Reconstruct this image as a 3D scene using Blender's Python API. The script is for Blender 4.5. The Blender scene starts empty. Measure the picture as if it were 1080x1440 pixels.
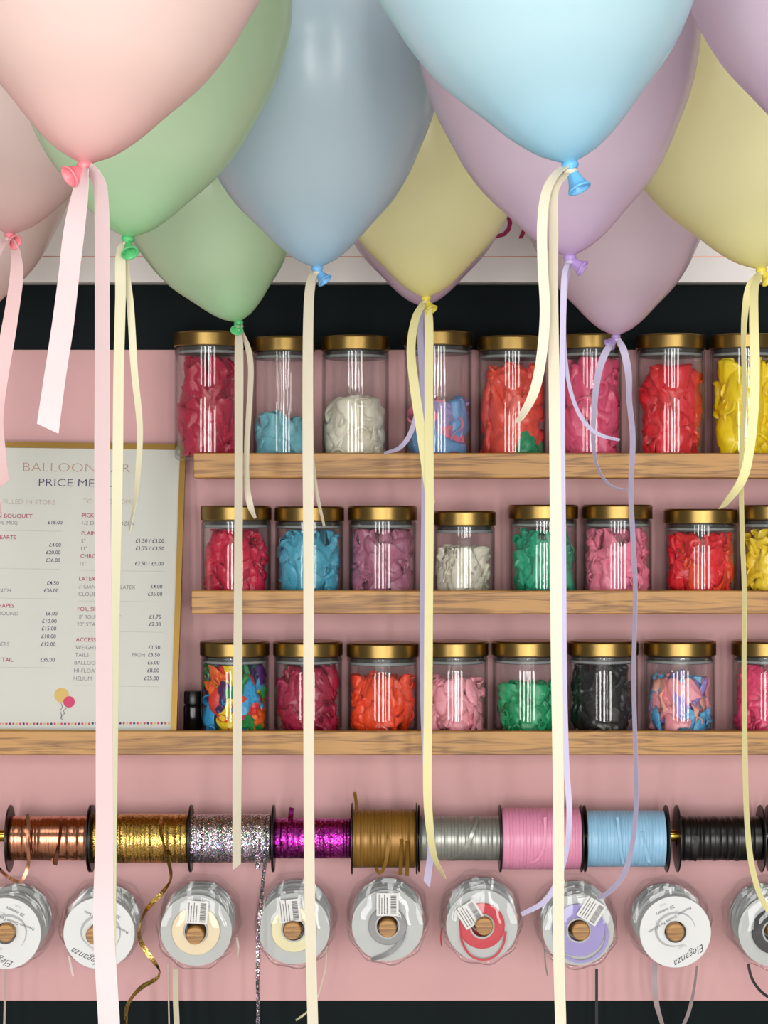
import bpy, math, random
import numpy as np
from mathutils import Vector, Matrix

# ------------------------------------------------------------------ camera, world, lights, exposure
scene = bpy.context.scene
COL = scene.collection
F = 3200.0            # focal length in pixels of the 1080x1440 frame
CZ = 1.75             # camera height
cam_data = bpy.data.cameras.new('camera')
cam_data.sensor_fit = 'HORIZONTAL'
cam_data.sensor_width = 36.0
cam_data.lens = 36.0 * F / 1080.0
cam = bpy.data.objects.new('camera', cam_data)
cam.location = (0, 0, CZ)
cam.rotation_euler = (math.pi / 2, 0, 0)
COL.objects.link(cam)
scene.camera = cam

world = bpy.data.worlds.new('room_light')
scene.world = world
world.use_nodes = True
bg = world.node_tree.nodes['Background']
bg.inputs['Color'].default_value = (1.0, 0.97, 0.94, 1)
bg.inputs['Strength'].default_value = 0.2


def area_light(name, loc, rot, sx, sy, radiance, color=(1, 1, 1)):
    l = bpy.data.lights.new(name, 'AREA')
    l.shape = 'RECTANGLE'
    l.size, l.size_y = sx, sy
    l.energy = radiance * math.pi * sx * sy
    l.color = color
    o = bpy.data.objects.new(name, l)
    o.location = loc
    o.rotation_euler = rot
    COL.objects.link(o)
    return o


# the shop front: tall window panes in the wall behind the photographer
for wx, ww, rad in ((-3.3, 0.8, 12), (-1.5, 0.6, 17), (0.15, 0.7, 17), (1.2, 0.32, 24), (2.9, 0.9, 12)):
    area_light('shop_window_light', (wx, -4.0, 1.65), (math.pi / 2, 0, 0), ww, 3.1, rad, (1.0, 0.985, 0.96))
# two ceiling panel lamps over the shop floor
for lx in (-0.9, 1.0):
    area_light('ceiling_panel_light', (lx, 1.2, 3.3), (0, 0, 0), 1.1, 1.1, 2.6, (1.0, 0.95, 0.88))

scene.view_settings.view_transform = 'Standard'
scene.view_settings.look = 'None'
scene.view_settings.gamma = 1.0
scene.view_settings.use_curve_mapping = False
scene.view_settings.exposure = 0.02
scene.cycles.transparent_max_bounces = 32
scene.cycles.max_bounces = 10

random.seed(7)
rng = np.random.default_rng(7)


def P(px, py, d):
    return np.array([(px - 540.0) / F * d, d, CZ + (720.0 - py) / F * d])


# ------------------------------------------------------------------ materials
def srgb(h):
    h = h.lstrip('#')
    r = []
    for i in (0, 2, 4):
        c = int(h[i:i + 2], 16) / 255.0
        r.append(c / 12.92 if c <= 0.04045 else ((c + 0.055) / 1.055) ** 2.4)
    return (r[0], r[1], r[2], 1.0)


MATS = {}


def mat(name, color='#ffffff', rough=0.5, metal=0.0, spec=0.5, **kw):
    if name in MATS:
        return MATS[name]
    m = bpy.data.materials.new(name)
    m.use_nodes = True
    b = m.node_tree.nodes['Principled BSDF']
    b.inputs['Base Color'].default_value = srgb(color)
    b.inputs['Roughness'].default_value = rough
    b.inputs['Metallic'].default_value = metal
    b.inputs['Specular IOR Level'].default_value = spec
    for k, v in kw.items():
        b.inputs[k.replace('_', ' ')].default_value = v
    MATS[name] = m
    return m


def nodes(m):
    return m.node_tree.nodes, m.node_tree.links, m.node_tree.nodes['Principled BSDF']


def add_bump(m, tex_out, strength, dist):
    n, l, b = nodes(m)
    bp = n.new('ShaderNodeBump')
    bp.inputs['Strength'].default_value = strength
    bp.inputs['Distance'].default_value = dist
    l.new(tex_out, bp.inputs['Height'])
    l.new(bp.outputs['Normal'], b.inputs['Normal'])


def coords(m, scale=(1, 1, 1), kind='Object'):
    n, l, b = nodes(m)
    tc = n.new('ShaderNodeTexCoord')
    mp = n.new('ShaderNodeMapping')
    mp.inputs['Scale'].default_value = scale
    l.new(tc.outputs[kind], mp.inputs['Vector'])
    return mp.outputs['Vector']


def paint(name, color, var=0.04):
    m = mat(name, color, 0.55)
    n, l, b = nodes(m)
    v = coords(m)
    nz = n.new('ShaderNodeTexNoise')
    nz.inputs['Scale'].default_value = 3.0
    nz.inputs['Detail'].default_value = 5
    l.new(v, nz.inputs['Vector'])
    hs = n.new('ShaderNodeHueSaturation')
    hs.inputs['Color'].default_value = srgb(color)
    mr = n.new('ShaderNodeMapRange')
    mr.inputs['To Min'].default_value = 1 - var
    mr.inputs['To Max'].default_value = 1 + var
    l.new(nz.outputs['Fac'], mr.inputs['Value'])
    l.new(mr.outputs['Result'], hs.inputs['Value'])
    l.new(hs.outputs['Color'], b.inputs['Base Color'])
    n2 = n.new('ShaderNodeTexNoise')
    n2.inputs['Scale'].default_value = 400
    l.new(v, n2.inputs['Vector'])
    add_bump(m, n2.outputs['Fac'], 0.06, 0.001)
    return m


def oak(name):
    m = mat(name, '#b98a52', 0.45)
    n, l, b = nodes(m)
    v = coords(m, (1.5, 16, 34))
    nz = n.new('ShaderNodeTexNoise')
    nz.inputs['Scale'].default_value = 3.0
    nz.inputs['Detail'].default_value = 4
    nz.inputs['Distortion'].default_value = 0.6
    l.new(v, nz.inputs['Vector'])
    mul = n.new('ShaderNodeMath')
    mul.operation = 'MULTIPLY'
    mul.inputs[1].default_value = 9.0
    l.new(nz.outputs['Fac'], mul.inputs[0])
    fr = n.new('ShaderNodeMath')
    fr.operation = 'PINGPONG'
    fr.inputs[1].default_value = 1.0
    l.new(mul.outputs[0], fr.inputs[0])
    v2 = coords(m, (7, 160, 520))
    n2 = n.new('ShaderNodeTexNoise')
    n2.inputs['Scale'].default_value = 2.0
    n2.inputs['Detail'].default_value = 6
    l.new(v2, n2.inputs['Vector'])
    mx = n.new('ShaderNodeMix')
    mx.data_type = 'FLOAT'
    mx.inputs['Factor'].default_value = 0.45
    l.new(fr.outputs[0], mx.inputs[2])
    l.new(n2.outputs['Fac'], mx.inputs[3])
    cr = n.new('ShaderNodeValToRGB')
    cr.color_ramp.elements[0].color = srgb('#764d1d')
    cr.color_ramp.elements[0].position = 0.18
    cr.color_ramp.elements[1].color = srgb('#b48340')
    cr.color_ramp.elements[1].position = 0.62
    l.new(mx.outputs[0], cr.inputs['Fac'])
    l.new(cr.outputs['Color'], b.inputs['Base Color'])
    add_bump(m, n2.outputs['Fac'], 0.15, 0.0006)
    return m


def glass(name, tint=(0.985, 0.99, 0.99), base=0.055, edge=0.55, rough=0.01):
    m = bpy.data.materials.new(name)
    m.use_nodes = True
    n, l = m.node_tree.nodes, m.node_tree.links
    n.remove(n['Principled BSDF'])
    out = n['Material Output']
    tr = n.new('ShaderNodeBsdfTransparent')
    gl = n.new('ShaderNodeBsdfGlossy')
    gl.inputs['Roughness'].default_value = rough
    lw = n.new('ShaderNodeLayerWeight')
    lw.inputs['Blend'].default_value = 0.5
    pw = n.new('ShaderNodeMath')
    pw.operation = 'POWER'
    pw.inputs[1].default_value = 4.0
    l.new(lw.outputs['Facing'], pw.inputs[0])
    ma = n.new('ShaderNodeMath')
    ma.operation = 'MULTIPLY_ADD'
    ma.inputs[1].default_value = edge
    ma.inputs[2].default_value = base
    l.new(pw.outputs[0], ma.inputs[0])
    # light crosses more glass where it is seen edge on
    cr = n.new('ShaderNodeValToRGB')
    cr.color_ramp.elements[0].color = (*tint, 1)
    cr.color_ramp.elements[0].position = 0.55
    cr.color_ramp.elements[1].color = (tint[0] * .62, tint[1] * .65, tint[2] * .66, 1)
    cr.color_ramp.elements[1].position = 1.0
    l.new(lw.outputs['Facing'], cr.inputs['Fac'])
    l.new(cr.outputs['Color'], tr.inputs['Color'])
    mx = n.new('ShaderNodeMixShader')
    l.new(ma.outputs[0], mx.inputs['Fac'])
    l.new(tr.outputs[0], mx.inputs[1])
    l.new(gl.outputs[0], mx.inputs[2])
    l.new(mx.outputs[0], out.inputs['Surface'])
    MATS[name] = m
    return m


def latex(name, color, deep, rough=0.22, trans=0.32, size=0.28):
    """inflated latex: thin and pale over the belly, thicker and deeper in colour at the neck"""
    m = mat(name, color, rough, spec=0.45)
    n, l, b = nodes(m)
    tc = n.new('ShaderNodeTexCoord')
    ln = n.new('ShaderNodeVectorMath')
    ln.operation = 'LENGTH'
    l.new(tc.outputs['Object'], ln.inputs[0])
    mr = n.new('ShaderNodeMapRange')
    mr.inputs['From Min'].default_value = 0.01
    mr.inputs['From Max'].default_value = size * 0.42
    l.new(ln.outputs['Value'], mr.inputs['Value'])
    pw = n.new('ShaderNodeMath')
    pw.operation = 'POWER'
    pw.inputs[1].default_value = 0.5
    l.new(mr.outputs['Result'], pw.inputs[0])
    mx = n.new('ShaderNodeMix')
    mx.data_type = 'RGBA'
    mx.inputs[6].default_value = srgb(deep)
    mx.inputs[7].default_value = srgb(color)
    l.new(pw.outputs[0], mx.inputs['Factor'])
    l.new(mx.outputs[2], b.inputs['Base Color'])
    tl = n.new('ShaderNodeBsdfTranslucent')
    l.new(mx.outputs[2], tl.inputs['Color'])
    ms = n.new('ShaderNodeMixShader')
    ms.inputs['Fac'].default_value = trans
    l.new(b.outputs[0], ms.inputs[1])
    l.new(tl.outputs[0], ms.inputs[2])
    l.new(ms.outputs[0], n['Material Output'].inputs['Surface'])
    return m


def satin(name, color, rough=0.42, trans=0.15):
    m = mat(name, color, rough, spec=0.4)
    n, l, b = nodes(m)
    b.inputs['Sheen Weight'].default_value = 0.15
    tl = n.new('ShaderNodeBsdfTranslucent')
    tl.inputs['Color'].default_value = srgb(color)
    ms = n.new('ShaderNodeMixShader')
    ms.inputs['Fac'].default_value = trans
    l.new(b.outputs[0], ms.inputs[1])
    l.new(tl.outputs[0], ms.inputs[2])
    l.new(ms.outputs[0], n['Material Output'].inputs['Surface'])
    return m


def foil(name, color, rough=0.25, glitter=0.0, holo=0.0, scale=700):
    m = mat(name, color, rough, 1.0)
    n, l, b = nodes(m)
    v = coords(m)
    if glitter > 0:
        vo = n.new('ShaderNodeTexVoronoi')
        vo.inputs['Scale'].default_value = scale
        l.new(v, vo.inputs['Vector'])
        # every flake has its own tilt and tint
        hs = n.new('ShaderNodeHueSaturation')
        hs.inputs['Color'].default_value = srgb(color)
        if holo > 0:
            mx = n.new('ShaderNodeMix')
            mx.data_type = 'RGBA'
            mx.inputs['Factor'].default_value = holo
            mx.inputs[6].default_value = srgb(color)
            l.new(vo.outputs['Color'], mx.inputs[7])
            l.new(mx.outputs[2], hs.inputs['Color'])
        sep = n.new('ShaderNodeSeparateColor')
        l.new(vo.outputs['Color'], sep.inputs['Color'])
        mr = n.new('ShaderNodeMapRange')
        mr.inputs['To Min'].default_value = 0.45
        mr.inputs['To Max'].default_value = 1.5
        l.new(sep.outputs['Red'], mr.inputs['Value'])
        l.new(mr.outputs['Result'], hs.inputs['Value'])
        l.new(hs.outputs['Color'], b.inputs['Base Color'])
        geo = n.new('ShaderNodeNewGeometry')
        sub = n.new('ShaderNodeVectorMath')
        sub.operation = 'MULTIPLY_ADD'
        sub.inputs[1].default_value = (glitter, glitter, glitter)
        l.new(vo.outputs['Color'], sub.inputs[0])
        l.new(geo.outputs['Normal'], sub.inputs[2])
        off = n.new('ShaderNodeVectorMath')
        off.operation = 'SUBTRACT'
        off.inputs[1].default_value = (glitter / 2,) * 3
        l.new(sub.outputs[0], off.inputs[0])
        nm = n.new('ShaderNodeVectorMath')
        nm.operation = 'NORMALIZE'
        l.new(off.outputs[0], nm.inputs[0])
        l.new(nm.outputs[0], b.inputs['Normal'])
    else:
        mp = n.new('ShaderNodeMapping')
        mp.inputs['Scale'].default_value = (160, 20, 20)
        l.new(v, mp.inputs['Vector'])
        nz = n.new('ShaderNodeTexNoise')
        nz.inputs['Scale'].default_value = 1.5
        nz.inputs['Detail'].default_value = 4
        l.new(mp.outputs[0], nz.inputs['Vector'])
        add_bump(m, nz.outputs['Fac'], 0.18, 0.002)
    return m


def brushed(name, color):
    m = mat(name, color, 0.33, 1.0)
    n, l, b = nodes(m)
    v = coords(m, (4, 4, 900))
    nz = n.new('ShaderNodeTexNoise')
    nz.inputs['Scale'].default_value = 2
    nz.inputs['Detail'].default_value = 3
    l.new(v, nz.inputs['Vector'])
    add_bump(m, nz.outputs['Fac'], 0.12, 0.0004)
    return m


M_PINK = paint('pink_wall_paint', '#d0a4a5', 0.015)
M_DARK = paint('dark_green_black_paint', '#0d1618', 0.02)
for _m in (M_DARK, M_PINK):
    _b = _m.node_tree.nodes['Principled BSDF']
    _b.inputs['Specular IOR Level'].default_value = 0.12
    _b.inputs['Roughness'].default_value = 0.7
M_OAK = oak('oak_wood')
M_SIGN = mat('white_sign_board', '#e6e2e0', 0.4)
M_COPPER_LINE = mat('copper_line', '#c98a70', 0.4, 0.6)
M_MAGENTA = mat('magenta_print', '#a3184e', 0.5)
M_GLASS = glass('jar_glass')
M_CLEAR = glass('clear_blister_plastic', (0.975, 0.98, 0.98), 0.022, 0.28, 0.03)
M_BRASS = brushed('brushed_brass', '#8f7644')
M_SEAL = mat('silicone_seal', '#868c8c', 0.45, Transmission_Weight=0.0)
M_STOP = mat('smoky_stopper', '#3d3c3a', 0.3)
M_ROD = mat('polished_brass_rod', '#b9923f', 0.2, 1.0)
M_PEG = oak('peg_wood')
M_BLACKPL = mat('black_plastic', '#0b0a0b', 0.35)
M_GOLDFR = mat('gold_frame', '#98793f', 0.4, 0.9)
M_PAPER = mat('white_paper', '#c3c4bd', 0.35)
M_FLOOR = paint('pale_floor', '#e4dcd1', 0.05)


# ------------------------------------------------------------------ mesh helpers
def wloc(o):
    p = np.array(o.location)
    while o.parent:
        o = o.parent
        p = p + np.array(o.location)
    return p


def obj(name, verts, faces, m, parent=None, smooth=True, origin=None, mats=None, fmat=None):
    """one mesh object; verts are in world space"""
    verts = np.asarray(verts, dtype=float).reshape(-1, 3)
    if origin is None:
        origin = verts.mean(axis=0)
    origin = np.asarray(origin, dtype=float)
    me = bpy.data.meshes.new(name)
    me.from_pydata((verts - origin).tolist(), [], faces)
    for mm in (mats or [m]):
        me.materials.append(mm)
    if fmat is not None:
        me.polygons.foreach_set('material_index', fmat)
    me.polygons.foreach_set('use_smooth', [smooth] * len(me.polygons))
    me.update()
    o = bpy.data.objects.new(name, me)
    COL.objects.link(o)
    if parent is not None:
        o.parent = parent
        o.location = origin - wloc(parent)
    else:
        o.location = origin
    return o


def sharp(o, deg=40):
    o.data.set_sharp_from_angle(angle=math.radians(deg))
    return o


def tag(o, label=None, cat=None, group=None, kind=None):
    if label: o['label'] = label
    if cat: o['category'] = cat
    if group: o['group'] = group
    if kind: o['kind'] = kind
    return o


def thing(name, label, cat, loc, group=None):
    o = bpy.data.objects.new(name, None)
    o.empty_display_size = 0.02
    COL.objects.link(o)
    o.location = tuple(float(c) for c in loc)
    return tag(o, label, cat, group)


class MB:
    def __init__(self):
        self.v, self.f, self.mi, self.n = [], [], [], 0

    def add(self, v, f, mi=0):
        v = np.asarray(v, dtype=float).reshape(-1, 3)
        self.v.append(v)
        self.f += [tuple(i + self.n for i in ff) for ff in f]
        self.mi += [mi] * len(f)
        self.n += len(v)
        return self

    def build(self, name, m, parent=None, smooth=True, origin=None, mats=None):
        return obj(name, np.concatenate(self.v), self.f, m, parent, smooth, origin, mats, self.mi if mats else None)


BOXF = [(0, 1, 3, 2), (4, 6, 7, 5), (0, 4, 5, 1), (2, 3, 7, 6), (0, 2, 6, 4), (1, 5, 7, 3)]


def box(x0, x1, y0, y1, z0, z1):
    v = [(x, y, z) for x in (x0, x1) for y in (y0, y1) for z in (z0, z1)]
    return np.array(v), BOXF


def bev_box(x0, x1, y0, y1, z0, z1, b):
    """long box along x with bevelled edges"""
    prof = [(y0 + b, z0), (y1 - b, z0), (y1, z0 + b), (y1, z1 - b), (y1 - b, z1), (y0 + b, z1), (y0, z1 - b), (y0, z0 + b)]
    v = []
    n = 8
    for x, s in ((x0, b), (x0 + b, 0), (x1 - b, 0), (x1, b)):
        cy, cz = (y0 + y1) / 2, (z0 + z1) / 2
        for (y, z) in prof:
            yy = y + (s if y < cy else -s) * (1 if s else 0)
            zz = z + (s if z < cz else -s) * (1 if s else 0)
            v.append((x, yy, zz))
    f = []
    for r in range(3):
        for i in range(n):
            j = (i + 1) % n
            f.append((r * n + i, r * n + j, (r + 1) * n + j, (r + 1) * n + i))
    f.append(tuple(range(n - 1, -1, -1)))
    f.append(tuple(range(3 * n, 4 * n)))
    return np.array(v), f


def lathe(prof, seg=40, axis='z', center=(0, 0, 0), close=False, wob=None):
    """prof: list of (r, h); revolved about axis through center. wob(theta, i)-> radius factor"""
    v, f = [], []
    th = np.linspace(0, 2 * math.pi, seg, endpoint=False)
    k = len(prof)
    for i, (r, h) in enumerate(prof):
        for t in th:
            rr = r * (wob(t, i) if wob else 1)
            a, b = rr * math.cos(t), rr * math.sin(t)
            if axis == 'z': v.append((a, b, h))
            elif axis == 'x': v.append((h, a, b))
            else: v.append((a, h, b))
    for i in range(k if close else k - 1):
        i2 = (i + 1) % k
        for j in range(seg):
            j2 = (j + 1) % seg
            f.append((i * seg + j, i * seg + j2, i2 * seg + j2, i2 * seg + j))
    return np.array(v) + np.array(center), f


def tube(pts, r, seg=8, caps=True):
    pts = np.asarray(pts, dtype=float)
    n = len(pts)
    rr = np.full(n, r) if np.isscalar(r) else np.asarray(r)
    v, f = [], []
    up = np.array([0, 1, 0.01])
    for i in range(n):
        t = pts[min(i + 1, n - 1)] - pts[max(i - 1, 0)]
        t = t / (np.linalg.norm(t) + 1e-12)
        a = np.cross(t, up)
        if np.linalg.norm(a) < 1e-4: a = np.cross(t, [1, 0, 0])
        a /= np.linalg.norm(a)
        b = np.cross(t, a)
        for j in range(seg):
            q = 2 * math.pi * j / seg
            v.append(pts[i] + rr[i] * (math.cos(q) * a + math.sin(q) * b))
    for i in range(n - 1):
        for j in range(seg):
            j2 = (j + 1) % seg
            f.append((i * seg + j, i * seg + j2, (i + 1) * seg + j2, (i + 1) * seg + j))
    if caps:
        f.append(tuple(range(seg - 1, -1, -1)))
        f.append(tuple(range((n - 1) * seg, n * seg)))
    return np.array(v), f


def catmull(pts, n):
    pts = np.asarray(pts, dtype=float)
    k = len(pts)
    if k == 2:
        t = np.linspace(0, 1, n)[:, None]
        return pts[0] * (1 - t) + pts[1] * t
    p = np.vstack([2 * pts[0] - pts[1], pts, 2 * pts[-1] - pts[-2]])
    seglen = np.linalg.norm(np.diff(pts[:, :2], axis=0), axis=1) + 1e-6
    cum = np.concatenate([[0], np.cumsum(seglen)])
    out = []
    for s in np.linspace(0, cum[-1], n):
        i = min(int(np.searchsorted(cum, s, 'right')) - 1, k - 2)
        t = (s - cum[i]) / seglen[i]
        # tangents scaled by segment length keep uneven spacing smooth
        def tan(q):
            if q == 0: return (pts[1] - pts[0]) / seglen[0]
            if q == k - 1: return (pts[-1] - pts[-2]) / seglen[-1]
            return (pts[q + 1] - pts[q - 1]) / (seglen[q] + seglen[q - 1])
        m0, m1 = tan(i) * seglen[i], tan(i + 1) * seglen[i]
        t2, t3 = t * t, t * t * t
        out.append((2 * t3 - 3 * t2 + 1) * pts[i] + (t3 - 2 * t2 + t) * m0 + (-2 * t3 + 3 * t2) * pts[i + 1] + (t3 - t2) * m1)
    return np.array(out)


def strand(pts, d, thick=0.0004, n=None, wave=0.003, cut=0.0, seed=0, twist=1):
    """a ribbon hanging at distance d: pts are (px, py, seen width px[, depth offset m]); a width seen narrower
    than the ribbon's own means that it is turned there"""
    r = random.Random(seed)
    q = [(p[0], p[1], p[2], (p[3] if len(p) > 3 else 0.0)) for p in pts]
    length = sum(math.hypot(q[i + 1][0] - q[i][0], q[i + 1][1] - q[i][1]) for i in range(len(q) - 1))
    n = n or int(max(14, min(110, length / 7)))
    c = catmull(q, n)
    wmax = max(p[2] for p in q) * 1.02
    ph = r.random() * 6
    v, f = [], []
    s = 0.0
    pos = []
    for i in range(n):
        if i: s += math.hypot(c[i][0] - c[i - 1][0], c[i][1] - c[i - 1][1])
        dd = d + c[i][3] + wave * math.sin(s / 95.0 + ph) * min(1, i / 6)
        pos.append(np.array([(c[i][0] - 540) / F * d, dd, CZ + (720 - c[i][1]) / F * d]))
    for i in range(n):
        t = pos[min(i + 1, n - 1)] - pos[max(i - 1, 0)]
        t /= np.linalg.norm(t) + 1e-12
        view = np.array([0, 1.0, 0])
        side = np.cross(view, t)
        side /= np.linalg.norm(side) + 1e-12
        nv = np.cross(t, side)
        ca = max(0.08, min(1, max(1.0, c[i][2]) / wmax))
        sa = math.sqrt(1 - ca * ca) * twist
        w = side * ca + nv * sa
        nn = np.cross(t, w)
        hw = wmax / F * d / 2
        tc = t * cut / F * d if i == n - 1 else 0
        for a, b in ((-1, -1), (1, -1), (1, 1), (-1, 1)):
            v.append(pos[i] + w * hw * a + nn * thick / 2 * b + tc * a)
    for i in range(n - 1):
        for j in range(4):
            j2 = (j + 1) % 4
            f.append((i * 4 + j, i * 4 + j2, i * 4 + 4 + j2, i * 4 + 4 + j))
    f.append((3, 2, 1, 0))
    f.append(tuple((n - 1) * 4 + j for j in range(4)))
    return np.array(v), f


# printed lettering as flat mesh
TEXT_CACHE = {}


def text_mesh(body, size=1.0, weight=0.0, shear=0.0):
    key = (body, weight, shear)
    if key not in TEXT_CACHE:
        cu = bpy.data.curves.new('t', 'FONT')
        cu.body = body
        cu.size = 1.0
        cu.resolution_u = 3
        cu.offset = weight
        cu.shear = shear
        o = bpy.data.objects.new('t', cu)
        COL.objects.link(o)
        dg = bpy.context.evaluated_depsgraph_get()
        me = bpy.data.meshes.new_from_object(o.evaluated_get(dg))
        v = np.array([tuple(x.co) for x in me.vertices]).reshape(-1, 3)
        f = [tuple(p.vertices) for p in me.polygons]
        bpy.data.objects.remove(o)
        bpy.data.curves.remove(cu)
        bpy.data.meshes.remove(me)
        TEXT_CACHE[key] = (v, f)
    v, f = TEXT_CACHE[key]
    return v * size, f


# ------------------------------------------------------------------ the setting
D_WALL = 3.270
w = MB().add(*box(-2.6, 2.6, D_WALL + 0.006, D_WALL + 0.11, 0, 3.4)).build('wall_back', M_DARK, smooth=False)
tag(w, 'dark green-black painted shop wall behind the shelves', kind='structure')
zt, zb = P(0, 492, D_WALL)[2], P(0, 1407, D_WALL)[2]
v, f = box(-2.6, 2.6, D_WALL, D_WALL + 0.006, zb, zt)
pp = obj('pink_panel', v, f, M_PINK, w, False)
pp['label'] = 'dusty pink painted panel behind the shelves'
fl = MB().add(*box(-2.6, 2.6, -3.9, D_WALL + 0.006, -0.05, 0)).build('floor', M_FLOOR, smooth=False)
tag(fl, 'pale shop floor', kind='structure')

# sign board above the shelves
d = 3.24
sb = thing('wall_sign', 'white sign board with magenta lettering and copper line above the shelves', 'sign', P(540, 397, D_WALL))
z0 = P(0, 397, d)[2]
obj('board', *box(-1.2, 1.2, d, D_WALL + 0.006, z0, z0 + 0.42), M_SIGN, sb, False)
zl = P(0, 361, d)[2]
obj('copper_line', *box(-1.2, 1.2, d - 0.0008, d, zl - 0.0006, zl + 0.0006), M_COPPER_LINE, sb, False)
for ch, px, in (('D', 681.0), ('A', 729.0)):
    tv, tf = text_mesh(ch, 0.064, -0.002)
    p0 = P(px, 335.5, d - 0.001)
    tv = np.stack([tv[:, 0] + p0[0] - tv[:, 0].min(), np.full(len(tv), d - 0.001), tv[:, 1] + p0[2]], 1)
    obj('letter', tv, tf, M_MAGENTA, sb, False)


# oak picture ledges
def ledge(px0, px1, py_top, py_bot, label):
    yf = 3.145
    a, b = P(px0, py_bot, yf), P(px1, py_top, yf)
    t = thing('oak_ledge', label, 'shelf', ((a[0] + b[0]) / 2, D_WALL, a[2]), 'oak picture ledges')
    sharp(obj('front_lip', *bev_box(a[0], b[0], yf, yf + 0.011, a[2], b[2], 0.0012), M_OAK, t, True), 30)
    zt = b[2] - 0.010
    sharp(obj('shelf_board', *bev_box(a[0] + 0.0005, b[0] - 0.0005, yf + 0.0112, D_WALL - 0.0003, a[2], zt, 0.0008), M_OAK, t, True), 30)
    return zt


Z1 = ledge(272, 1330, 637, 672, 'top oak ledge holding the tall jars')
Z2 = ledge(269, 1330, 830.5, 863, 'middle oak ledge holding the row of short jars below tall ones')
Z3 = ledge(-260, 1330, 1028, 1062, 'bottom oak ledge running full width under the framed price menu')


# ------------------------------------------------------------------ inflated balloons
PROF = [(0, .016), (.008, .034), (.02, .062), (.04, .093), (.08, .140), (.14, .197), (.24, .292), (.33, .352), (.41, .391), (.55, .452),
        (.70, .490), (.82, .500), (.94, .485), (1.05, .430), (1.14, .335), (1.20, .22), (1.235, .10), (1.245, .001)]
_ph = np.array([p[0] for p in PROF])
_pr = np.array([p[1] for p in PROF])
# dense profile, smoothed in arc length
_cm = catmull(np.array([(h, r, 0) for h, r in PROF]), 54)

COLS = {  # body, deep (neck), knot
    'pink': ('#f5dcd5', '#f0b8b9', '#ef8792'),
    'rose': ('#ecd6d2', '#e6b6b6', '#ee8d97'),
    'green': ('#cfeac8', '#a4e2aa', '#5cc47c'),
    'blue': ('#c9dfeb', '#a9d4f0', '#74b8ec'),
    'sky': ('#c8e8f2', '#96d4f2', '#6cb7ea'),  # same pastel blue latex, body colour lightened to show the stronger light up front
    'lilac': ('#e4d2e4', '#d6b6e4', '#b394d4'),
    'mauve': ('#dfcbd8', '#d4b4d2', '#a78cc6'),
    'yellow': ('#f7f4c4', '#f5ef9f', '#ecdc5a'),
}
for k, (a, b, c) in COLS.items():
    latex('latex_' + k, a, b)
    mat('latex_knot_' + k, c, 0.35)

BALLOONS = {}


def balloon(key, kx, ky, W, d, tilt, col, nozzle, label, lean=0.0, wide=1.0):
    """kx, ky: where the knot shows; W: widest width in px; nozzle: direction (x, y toward viewer -, z) of the tied neck"""
    K = P(kx, ky, d)
    S = W / F * d
    t = thing('latex_balloon', label, 'balloon', K, 'inflated pastel balloons')
    h, r = _cm[:, 0] * S, np.maximum(_cm[:, 1], 0.0005) * S * wide
    v, f = lathe(list(zip(r, h)), 56)
    R = Matrix.Rotation(math.radians(tilt), 3, 'Y') @ Matrix.Rotation(math.radians(lean), 3, 'X')
    R = np.array(R)
    v = v @ R.T + K
    obj('balloon_body', v, f, MATS['latex_' + col], t, origin=K)
    # knot: rolled latex bead round the neck
    up = R @ np.array([0, 0, 1.0])
    mk = MATS['latex_knot_' + col]
    kr = 0.0052
    kn = MB()
    kv, kf = lathe([(0.0035 + kr * 0.55 * math.cos(a), kr * 0.62 * math.sin(a)) for a in np.linspace(0, 2 * math.pi, 9)[:-1]], 14, close=True)
    kn.add(kv @ R.T + K - up * 0.002, kf)
    kv, kf = lathe([(0.0005, 0.005), (0.0042, 0.004), (0.0052, 0.0), (0.0042, -0.004), (0.0005, -0.005)], 14,
                   wob=lambda q, i: 1 + 0.18 * math.sin(3 * q))
    kn.add(kv @ R.T + K - up * 0.003, kf)
    kn.build('knot', mk, t)
    # tied neck with rolled lip
    nd = np.array(nozzle, dtype=float)
    L = np.linalg.norm(nd)
    nd = nd / L
    a = np.cross(nd, [0.3, 0.9, 0.2]); a /= np.linalg.norm(a)
    b = np.cross(nd, a)
    L *= 0.001
    pr = [(0.0022, 0), (0.0034, .2), (0.0046, .5), (0.0060, .8), (0.0074, .95), (0.0083, .98), (0.0086, 1.03), (0.0079, 1.07), (0.0068, 1.05), (0.0060, .95), (0.0045, .7), (0.002, .3)]
    v, f = lathe(pr, 22, wob=lambda q, i: 1 + 0.06 * math.sin(2 * q + 1) + (0.07 * math.sin(5 * q) if 0 < i < 5 else 0))
    v = K - up * 0.004 + v[:, :1] * a + v[:, 1:2] * b + v[:, 2:3] * L * nd
    obj('neck', v, f, mk, t)
    BALLOONS[key] = (K, d, up)
    return t


balloon('pinkF', 120, 229, 530, 1.66, 5, 'pink', (-10, -8, -7), 'large front pink balloon at upper left with open neck facing out')
balloon('skyF', 801, 228, 555, 1.60, -8, 'sky', (6, -4, -15), 'large pale blue front balloon at top centre right')
balloon('lilacF', 1172, 222, 545, 1.80, 2, 'lilac', (4, -3, -14), 'lilac balloon cropped by the top right corner')
balloon('green', 180, 333, 405, 2.12, 5, 'green', (3, -9, -12), 'light green balloon behind the large front pink one')
balloon('rose', 14, 328, 400, 2.50, 3, 'rose', (7, -9, -7), 'dusky pink balloon at left edge, behind the green balloon')
balloon('rose2', -50, 452, 300, 2.95, 2, 'rose', (6, -9, -7), 'dusky pink balloon cropped by left edge, lowest of the pinks', lean=0)
balloon('blue', 446, 375, 378, 2.42, -2, 'blue', (8, -4, -11), 'blue-grey balloon with window highlights between green and yellow balloons')
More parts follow.
